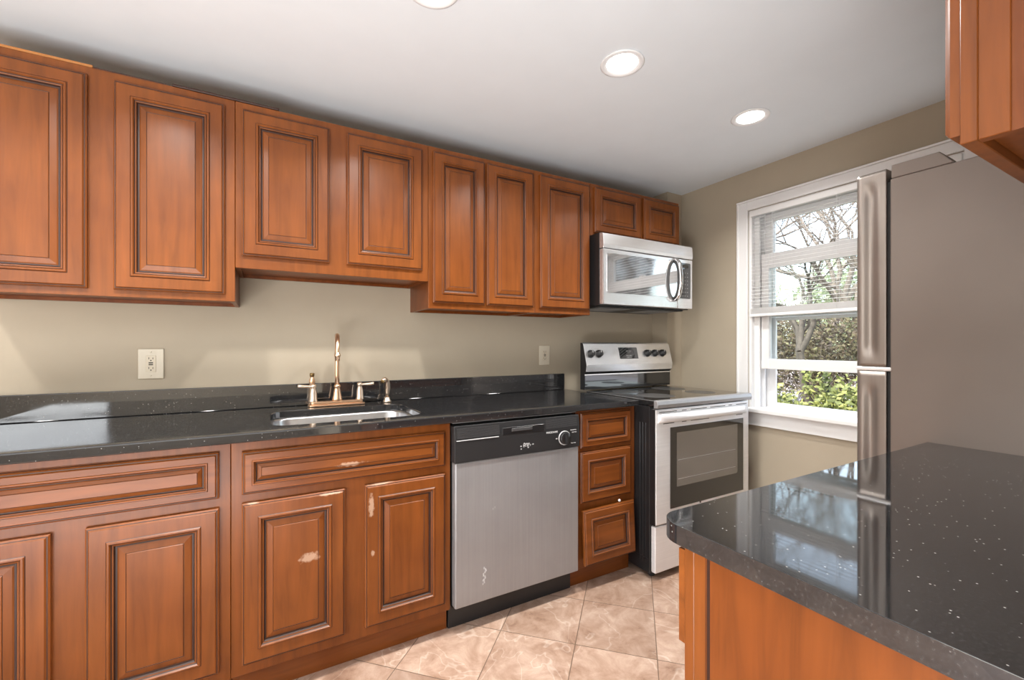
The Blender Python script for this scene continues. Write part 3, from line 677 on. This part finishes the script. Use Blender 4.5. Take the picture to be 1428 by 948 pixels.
# oven door
od = MB(); od.box(RX0+.008, RX1-.002, RYF, -.716, .285, .874, 'steel_white', bev=.005); od = od.build('oven_door', rg)
B(RX0+.001, RX0+.008, RYF+.004, -.716, .285, .874, 'black_enamel').build('door_edge', od)
mb = MB(); ringbox_y = [(1.811, 2.425, .355, .776), (1.858, 2.371, .462, .745)]
(ax, bx_, az, bz), (cx_, dx_, cz_, dz_) = ringbox_y
mb.box(ax, cx_, RYF-.003, RYF-.0005, az, bz, 'black_glass').box(dx_, bx_, RYF-.003, RYF-.0005, az, bz, 'black_glass').box(cx_, dx_, RYF-.003, RYF-.0005, az, cz_, 'black_glass').box(cx_, dx_, RYF-.003, RYF-.0005, dz_, bz, 'black_glass')
mb.build('window_border', od)
ow = B(cx_, dx_, RYF-.0026, RYF-.0008, cz_, dz_, 'oven_glass').build('oven_window', od)
mb = MB()
for z in (.50, .60): mb.box(cx_+.01, dx_-.02, RYF-.0032, RYF-.0027, z, z+.002, 'mark_grey')
mb.build('rack_wires', ow)
# vent slots above and below the handle
for z, spans in ((.857, ((.03, .16), (.20, .235), (.27, .40), (.43, .56), (.59, .62), (.66, .76))), (.797, ((.06, .14), (.20, .235), (.27, .42), (.66, .72)))):
    mb = MB()
    for a, b in spans: mb.box(RX0+a, RX0+b, RYF-.0012, RYF-.0003, z, z+.0035, 'slot_dark')
    mb.build('vent_slots', od)
hb = MB()
n_ = 16; sec = []
for k in range(n_+1):
    x = RX0+.02+(RX1-RX0-.05)*k/n_; bow = .030*(1-(2*k/n_-1)**4)+.008
    zc = .828; sec.append([(x, RYF-.001, zc+.024), (x, RYF-bow*.75, zc+.022), (x, RYF-bow, zc+.010), (x, RYF-bow, zc-.012), (x, RYF-bow*.75, zc-.021), (x, RYF-.001, zc-.024)])
vsec = [[hb.bm.verts.new(p) for p in s_] for s_ in sec]; ii = hb.mi('steel_white')
for a, b in zip(vsec, vsec[1:]):
    for j in range(6):
        f = hb.bm.faces.new([a[j], a[(j+1) % 6], b[(j+1) % 6], b[j]]); f.smooth = True
hb.bm.faces.new(vsec[0]); hb.bm.faces.new(vsec[-1]); hb.build('handle', od)
st_ = B(2.02, 2.21, RYF-.0010, RYF-.0003, .325, .382, 'paper').build('sticker', od); st_['label'] = 'white paper sticker below the oven window'
B(2.04, 2.052, RYF-.0016, RYF-.0011, .345, .365, 'slot_dark').build('printed_mark', st_)
B(RX0+.008, RX1-.002, RYF+.004, -.716, .04, .276, 'steel_white', bev=.005).build('storage_drawer', rg)

# ------------------------------------------------------------------ microwave
MX0, MX1, MYF = 1.650, 2.405, -.420
mw = thing('microwave', 'stainless over-the-range microwave with a bowed handle', 'microwave', ((MX0+MX1)/2, -.2, 1.43))
B(MX0, MX1, -.385, -.002, 1.432, 1.8485, 'black_enamel', bev=.003).build('body', mw)
mb = MB(); mb.box(MX0+.02, MX1-.02, -.36, -.05, 1.424, 1.4315, 'black_plastic', bev=.002)
mb.box(MX0+.06, MX0+.30, -.32, -.12, 1.4215, 1.4235, 'steel_dull').box(MX1-.30, MX1-.06, -.32, -.12, 1.4215, 1.4235, 'steel_dull'); mb.build('underside_filter', mw)
MB().prism([(MX0, -.3855, 1.756), (MX0, MYF, 1.756), (MX0, MYF-.004, 1.775), (MX0, MYF+.002, 1.838), (MX0, MYF+.012, 1.843), (MX0, -.3855, 1.843)], (MX1-MX0, 0, 0), 'steel_bright').build('top_vent_panel', mw, bevel=.003)
XD = 2.262
md = B(MX0, XD, MYF, -.3855, 1.436, 1.752, 'steel_bright', bev=.005).build('door', mw)
mb = MB(); mb.prism([(x, MYF-.0005, z) for x, z in rrect(1.676, XD-.008, 1.503, 1.728, .012)], (0, -.003, 0), 'mw_glass'); mb.build('door_window', md)
mb = MB(); pts = []
for k in range(15):
    a = PI*k/14; pts.append((XD-.035, MYF-.004-.054*math.sin(a)**.75 if 0 < k < 14 else MYF-.002, 1.612+.128*math.cos(a)))
mb.tube(pts, [.013]*15, 'chrome', seg=12, flat=.8); hd = mb.build('handle', md)
mb = MB(); mb.tube([(p[0]-.006, min(p[1]+.010, MYF-.003), 1.612+(p[2]-1.612)*.93) for p in pts], [.0105]*15, 'black_plastic', seg=10); mb.build('handle_back_reflection', md)  # black plastic inner side, also standing in for the handle's reflection in the glass
B(XD+.002, MX1, MYF+.001, -.3855, 1.436, 1.752, 'steel_bright', bev=.004).build('control_housing', mw)
pn = MB().prism([(x, MYF+.0008, z) for x, z in rrect(2.285, 2.382, 1.500, 1.728, .008)], (0, -.0025, 0), 'black_glass').build('control_panel', mw)
B(2.305, 2.362, MYF-.0022, MYF-.0018, 1.697, 1.718, 'slot_dark').build('display', pn)
for r in range(7):
    for c in range(3):
        mb = MB(); mb.box(2.306+c*.022, 2.312+c*.022, MYF-.0022, MYF-.0018, 1.515+r*.0245, 1.518+r*.0245, 'mark_grey'); mb.build('key', pn)

# ------------------------------------------------------------------ refrigerator
fr = thing('refrigerator', 'tall brownish-grey refrigerator with stainless doors in front of the window', 'refrigerator', (2.14, -2.0, 0))
FX0, FX1 = 1.712, 2.57
B(FX0, FX1, -2.405, -1.697, .03, 1.727, 'fridge_side', bev=.004).build('body', fr)
B(FX0+.02, FX1-.02, -2.39, -1.71, .001, .03, 'black_matte').build('base_grille', fr)
B(FX0+.006, FX1-.006, -1.6965, -1.6885, .06, 1.72, 'black_matte').build('gasket', fr)
def fdoor(z0, z1, s0, s1, name):
    """door with a scooped grip along its near edge; the scoop runs from s0 to s1"""
    mb = MB(); ny, nz = 20, 60; ya, yb = -1.688, -1.607
    def dep(v, z):
        y = (v-.5)*2
        f = max(0, 1-abs(y-.05)/.62); f = f*f*(3-2*f)
        g = min(1, max(0, (z-s0)/.055))*min(1, max(0, (s1-z)/.055)); g = g*g*(3-2*g)
        return .009*f*g + .006*max(0, (v-.85)/.15)**2
    grid = [[mb.bm.verts.new((FX0+dep(j/ny, z0+(z1-z0)*i/nz), ya+(yb-ya)*j/ny, z0+(z1-z0)*i/nz)) for j in range(ny+1)] for i in range(nz+1)]
    for i in range(nz):
        for j in range(ny):
            f = mb.bm.faces.new([grid[i][j], grid[i][j+1], grid[i+1][j+1], grid[i+1][j]]); f.smooth = True
    far = []
    xs = [FX0+.02+(FX1-FX0-.02)*k/10 for k in range(11)]
    def yy(k): return yb+.012*math.sin(PI*(k+.6)/11.2)
    fr_ = [[mb.bm.verts.new((xs[k], yy(k), z)) for k in range(11)] for z in (z0, z1)]
    bk = [mb.bm.verts.new((FX1, ya, z)) for z in (z0, z1)]
    a = [fr_[0], fr_[1]]
    for k in range(10):
        f = mb.bm.faces.new([a[0][k], a[0][k+1], a[1][k+1], a[1][k]]); f.smooth = True
    mb.bm.faces.new([a[0][10], bk[0], bk[1], a[1][10]])
    mb.bm.faces.new([grid[i][ny] for i in range(nz+1)] + [a[1][0], a[0][0]])
    mb.bm.faces.new([grid[i][0] for i in range(nz+1)][::-1] + [bk[0], bk[1]][::1])
    mb.bm.faces.new([grid[0][j] for j in range(ny+1)] + a[0] + [bk[0]])
    mb.bm.faces.new([grid[nz][j] for j in range(ny+1)] + a[1] + [bk[1]])
    mb.mi('steel_warm'); return mb.build(name, fr)
fdoor(1.133, 1.762, 1.150, 1.742, 'freezer_door'); fdoor(.075, 1.118, .10, 1.085, 'refrigerator_door')
B(FX0-.001, FX0+.06, -1.700, -1.606, 1.1195, 1.1315, 'steel_white', bev=.003).build('hinge', fr)
MB().prism([(FX0+.002, -1.699, 1.7275), (FX0+.002, -1.699, 1.770), (FX0+.002, -1.812, 1.770), (FX0+.002, -1.845, 1.7275)], (.10, 0, 0), 'fridge_side').build('hinge_cover', fr, bevel=.003)

# ------------------------------------------------------------------ peninsula
PY = -1.787
mb = MB()
pl = [(1.709, PY), (1.709, YF+.001), (.57, YF+.001)]
r = .045
for k in range(9):
    a = math.radians(180-90*k/8); pl.append((.57+r+r*math.cos(a), PY-r+r*math.sin(a)))
slab(mb, pl, [], .883, .914, 'granite')
tag(mb.build('countertop', bevel=.008), 'black speckled granite peninsula top in the right foreground', 'countertop')
pc = thing('base_cabinet', 'plain-ended maple cabinet under the peninsula top, right foreground', 'cabinet', (1.1, -2.1, 0))
mb = MB(); mb.box(.606, 1.70, -2.405, -1.842, .102, .8825, 'maple_panel'); mb.build('body', pc)
B(.600, .628, -1.8415, -1.822, .0, .8825, 'maple', bev=.0015, seg=1).box(.6285, 1.70, -1.8415, -1.822, .102, .8825, 'maple', bev=.0015, seg=1).build('face_frame', pc)
mb = B(.5995, .6055, -1.862, -1.842, 0, .8825, 'maple').box(.5995, .6055, -2.405, -2.385, 0, .8825, 'maple').box(.603, .6055, -2.385, -1.868, 0, .8825, 'maple_panel')
mb.box(.604, .6055, -1.868, -1.862, 0, .8825, 'glaze'); mb.build('end_panel', pc)
B(.63, 1.70, -1.90, -1.885, .0005, .1015, 'maple_horizontal').build('toe_kick', pc)
for a, b in ((.602, 1.13), (1.15, 1.68)): front('drawer', pc, a, b, .707, .862, -1.822, n=1, wood_m='maple_horizontal', k=.62)
for a, b in ((.66, 1.13), (1.15, 1.66)): front('door', pc, a, b, .14, .675, -1.822, n=1)

# upper cabinet above the peninsula
uc = thing('upper_cabinet', 'maple upper cabinet over the peninsula, cut off at the top right corner', 'cabinet', (1.3, -2.2, 1.505))
UX, UZ0, UZ1, UYF = .912, 1.505, 2.155, -2.068
mb = MB(); mb.box(UX+.003, UX+.018, YF+.001, UYF-.02, UZ0, UZ1, 'maple_panel').box(1.684, 1.70, YF+.001, UYF-.02, UZ0, UZ1, 'maple_panel')
mb.box(UX+.018, 1.684, YF+.001, UYF-.02, UZ0+.016, UZ0+.028, 'maple_panel').box(UX+.018, 1.684, YF+.001, YF+.01, UZ0+.028, UZ1, 'maple_panel').box(UX+.018, 1.684, YF+.01, UYF-.02, UZ1-.012, UZ1, 'maple_panel')
mb.box(UX+.018, 1.684, YF+.001, YF+.014, UZ0, UZ0+.0155, 'maple_panel'); mb.build('body', uc)
mb = B(UX-.0005, UX+.0028, UYF-.052, UYF-.0195, UZ0, UZ1, 'maple', bev=.001, seg=1).box(UX-.0005, UX+.0028, YF+.001, YF+.035, UZ0, UZ1, 'maple', bev=.001, seg=1); mb.build('end_stile', uc)
B(UX-.0005, 1.70, UYF-.0193, UYF, UZ0, UZ1, 'maple', bev=.0012, seg=1).build('face_frame', uc)
for a, b in ((UX+.004, 1.29), (1.33, 1.676)): front('door', uc, a, b, UZ0+.016, UZ1-.025, UYF, n=1)

# ------------------------------------------------------------------ recessed ceiling lights
def downlight(x, y, label):
    t = thing('recessed_light', label, 'ceiling light', (x, y, ZC), 'recessed ceiling lights')
    MB().lathe([(.082, -.0005), (.084, -.004), (.080, -.006), (.073, -.0065), (.068, -.0045), (.060, -.003), (.060, -.0005)], (x, y, ZC), (0, 0, 1), 'white_paint', seg=40).build('trim_ring', t)
    MB().lathe([(0, -.0015), (.0595, -.0015), (.0595, -.003), (.052, -.0040), (0, -.0045)], (x, y, ZC), (0, 0, 1), 'lamp_glow', seg=36).build('lens', t)
    l = bpy.data.lights.new('downlight', 'AREA'); l.shape = 'DISK'; l.size = .11; l.energy = DOWNLIGHT_W; l.color = (1, .97, .93); l.spread = math.radians(140)
    o = bpy.data.objects.new('downlight', l); COL.objects.link(o); o.location = (x, y, ZC-.012)
downlight(1.200, -1.045, 'middle recessed ceiling light, between the other two in view')
downlight(2.020, -1.048, 'recessed ceiling light nearest the window wall')
downlight(.437, -1.030, 'recessed ceiling light cut off by the top edge of the picture')
# more of the same row and a second row, outside the frame
for x, y in ((-.40, -1.04), (-1.3, -1.04)):
    l = bpy.data.lights.new('downlight', 'AREA'); l.shape = 'DISK'; l.size = .11; l.energy = DOWNLIGHT_W; l.color = (1, .97, .93); l.spread = math.radians(140)
    o = bpy.data.objects.new('downlight', l); COL.objects.link(o); o.location = (x, y, ZC-.012)

# ------------------------------------------------------------------ outdoors
GZ = -.30
tag(B(2.80, 40, -25, 30, GZ-.2, GZ, 'soil').build('ground'), kind='structure')
tag(B(11.6, 14.6, -25, 30, GZ+.001, GZ+.012, 'asphalt').build('road'), 'grey road beyond the garden, seen low through the window', 'road')
def blades(x0, x1, y0, y1, n, h):
    mb = MB(); i = mb.mi('grass_blades')
    for _ in range(n):
        x, y = random.uniform(x0, x1), random.uniform(y0, y1); a = random.uniform(0, PI); w_ = .012; hh = h*random.uniform(.5, 1.3)
        c, s_ = math.cos(a)*w_, math.sin(a)*w_; lx, ly = random.gauss(0, .03), random.gauss(0, .03)
        mb.bm.faces.new([mb.bm.verts.new(p) for p in ((x-c, y-s_, GZ), (x+c, y+s_, GZ), (x+lx, y+ly, GZ+hh))])
    return mb.build('grass', recalc=False)
tag(blades(7.6, 11.5, -1, 7, 22000, .10), 'bright green grass below the window view', 'grass', kind='stuff')
def leaves(mb, cx, cy, cz, rx, ry, rz, n, size, m, shell=.5):
    i = mb.mi(m)
    for _ in range(n):
        d = Vector((random.gauss(0, 1), random.gauss(0, 1), random.gauss(0, 1))).normalized()*(random.uniform(shell, 1))
        bump = 1+.28*mnoise.noise(d*2.3+Vector((cx, cy, cz)))
        p = Vector((cx+d.x*rx*bump, cy+d.y*ry*bump, cz+d.z*rz*bump))
        if p.z < GZ+.02: continue
        a = Vector((random.gauss(0, 1), random.gauss(0, 1), random.gauss(0, 1))).normalized(); b = a.orthogonal().normalized(); s_ = size*random.uniform(.5, 1.3)
        f = mb.bm.faces.new([mb.bm.verts.new(p+q) for q in (a*s_, b*s_*.55, -a*s_, -b*s_*.55)]); f.material_index = i
def twigs(mb, cx, cy, z0, spread, h, n, m, r=.006):
    for _ in range(n):
        a = random.uniform(0, 2*PI); x = cx+random.gauss(0, spread*.3); y = cy+random.gauss(0, spread*.3); p = Vector((x, y, z0)); pts = [p]
        d = Vector((math.cos(a)*.5, math.sin(a)*.5, 1)).normalized(); L_ = h*random.uniform(.6, 1.1)
        for k in range(5):
            d = (d+Vector((random.gauss(0, .25), random.gauss(0, .25), random.gauss(0, .12)))).normalized(); p = p+d*L_/5; pts.append(p)
        mb.tube(pts, [r*(1-.15*k) for k in range(6)], m, seg=4, cap=False)
def shrub(x, y, rx, rz, label, m, n=2600, size=.045, group='shrubs outside the window', zc=None, tw=30, twm='bark_dark'):
    t = thing('shrub', label, 'shrub', (x, y, GZ), group)
    mb = MB(); zc = GZ+rz*.9 if zc is None else zc
    leaves(mb, x, y, zc, rx, rx*1.1, rz, n, size, m, .3); mb.build('foliage', t, recalc=False)
    mb = MB(); twigs(mb, x, y, GZ, rx, rz*2.1, tw, twm); mb.build('stems', t, recalc=False)
def tree(x, y, h, label, m='bark', depth=5, r=.09, lean=(0, 0), leaf_m=None, n_leaf=0, name='bare_tree', ivy=0):
    t = thing(name, label, 'tree', (x, y, GZ), 'trees outside the window')
    mb = MB(); tips = []
    def br(p, d, L_, r_, lev):
        pts = [p]; rr = [r_]
        for k in range(4):
            d = (d+Vector((random.gauss(0, .16), random.gauss(0, .16), random.gauss(0, .08)+.03))).normalized(); p = p+d*L_/4; pts.append(p); rr.append(r_*(1-.12*(k+1)))
        mb.tube(pts, rr, m, seg=6 if lev < 2 else 4, cap=False)
        if lev >= depth: tips.append(p); return
        for k in range(3 if lev else 4):
            a = random.uniform(0, 2*PI); s_ = random.uniform(.45, .95)
            o_ = d.orthogonal().normalized(); o2 = d.cross(o_); nd = (d+o_*math.cos(a)*s_+o2*math.sin(a)*s_).normalized()
            br(pts[random.choice((2, 3, 4)) if lev else random.choice((3, 4))], nd, L_*random.uniform(.6, .8), r_*.52, lev+1)
    br(Vector((x, y, GZ)), Vector((lean[0], lean[1], 1)).normalized(), h*.42, r, 0)
    mb.build('trunk', t, recalc=False)
    if leaf_m:
        mb = MB(); 
        for p in tips: leaves(mb, p.x, p.y, p.z, .35, .35, .3, max(1, n_leaf//len(tips)), .035, leaf_m, 0)
        mb.build('foliage', t, recalc=False)
    if ivy:
        mb = MB()
        for k in range(ivy):
            a = random.uniform(0, 2*PI); z = GZ+random.uniform(0, 1.15); R_ = r+random.uniform(.0, .10); q = Vector((x+R_*math.cos(a)+lean[0]*(z-GZ), y+R_*math.sin(a)+lean[1]*(z-GZ), z))
            leaves(mb, q.x, q.y, q.z, .02, .02, .02, 1, .05, 'leaf_green', 0)
        mb.build('ivy', t, recalc=False)
# near leafy shrubs (sunlit, low)
for (x, y, rx, rz, lb) in ((7.4, 2.2, .75, .45, 'sunlit yellow-green shrub just outside, lower left of the window view'), (7.6, .85, .55, .55, 'low sunlit shrub right of the ivy-covered trunk'),
                           (7.9, -.9, .8, .7, 'sunlit shrub hidden behind the refrigerator side of the window'), (7.2, 3.6, .8, .45, 'tall sunlit shrub at the left edge of the window view')):
    shrub(x, y, rx, rz, lb, 'leaf_green', n=1500, size=.055, tw=36)
tree(7.5, 1.3, 3.4, 'ivy-covered trunk standing in the lower part of the window view', 'bark_dark', depth=3, r=.10, ivy=420, name='ivy_covered_tree')
# block wall and the dense brown thicket behind the road
tag(B(14.8, 15.0, -20, 28, GZ, GZ+.62, 'grey_block', bev=.02).build('garden_wall'), 'low grey wall across the road, seen through the window', 'wall')
lab = ['brown twiggy thicket across the road, left in the window view', 'brown twiggy thicket across the road, middle of the window view', 'brown thicket across the road, right in the window view',
       'brown thicket farther right, hidden behind the refrigerator', 'brown thicket farthest right along the road', 'brown thicket farthest left along the road', 'brown thicket past the right end of the window']
for k, y in enumerate((7.6, 5.6, 3.6, 1.4, -1.2)):
    shrub(10.6+.3*math.sin(k*2.1), y*.78-.4, 1.15, 1.15, lab[k], 'leaf_brown', n=5200, size=.05, group='brown thickets along the garden edge', tw=80, twm='bark', zc=GZ+1.35)
for k, (x, y, rz) in enumerate(((18, 9.5, 2.3), (18.5, 5.8, 2.5), (18, 2.0, 2.4), (18.4, -2.0, 2.5))):
    shrub(x, y, 1.9, rz, ['pale green bushy tree behind the thicket, left of the view', 'pale green bushy tree behind the thicket, middle of the view', 'pale green bushy tree behind the thicket, right of the view',
          'pale green bushy tree far right, behind the refrigerator', 'pale green bushy tree at the far right end', 'pale green bushy tree at the far left end'][k], 'leaf_pale', n=5200, size=.11, group='pale green trees far behind', zc=GZ+2.7, tw=30)
for k, (x, y, h, r_, ln) in enumerate(((12.5, 6.2, 8, .13, (0, .05)), (12.8, 4.0, 8.5, .17, (.0, -.12)), (13.5, 2.2, 8, .12, (0, .1)))):
    tree(x, y, h, ['slender bare tree against the sky, left in the window', 'thick bare tree leaning across the sky in the window', 'bare tree against the sky, right in the window', 'bare tree behind the refrigerator side of the window',
         'bare tree far right of the window', 'bare tree far left of the window', 'bare tree farthest right of the house'][k], 'bark', depth=5, r=r_, lean=ln)
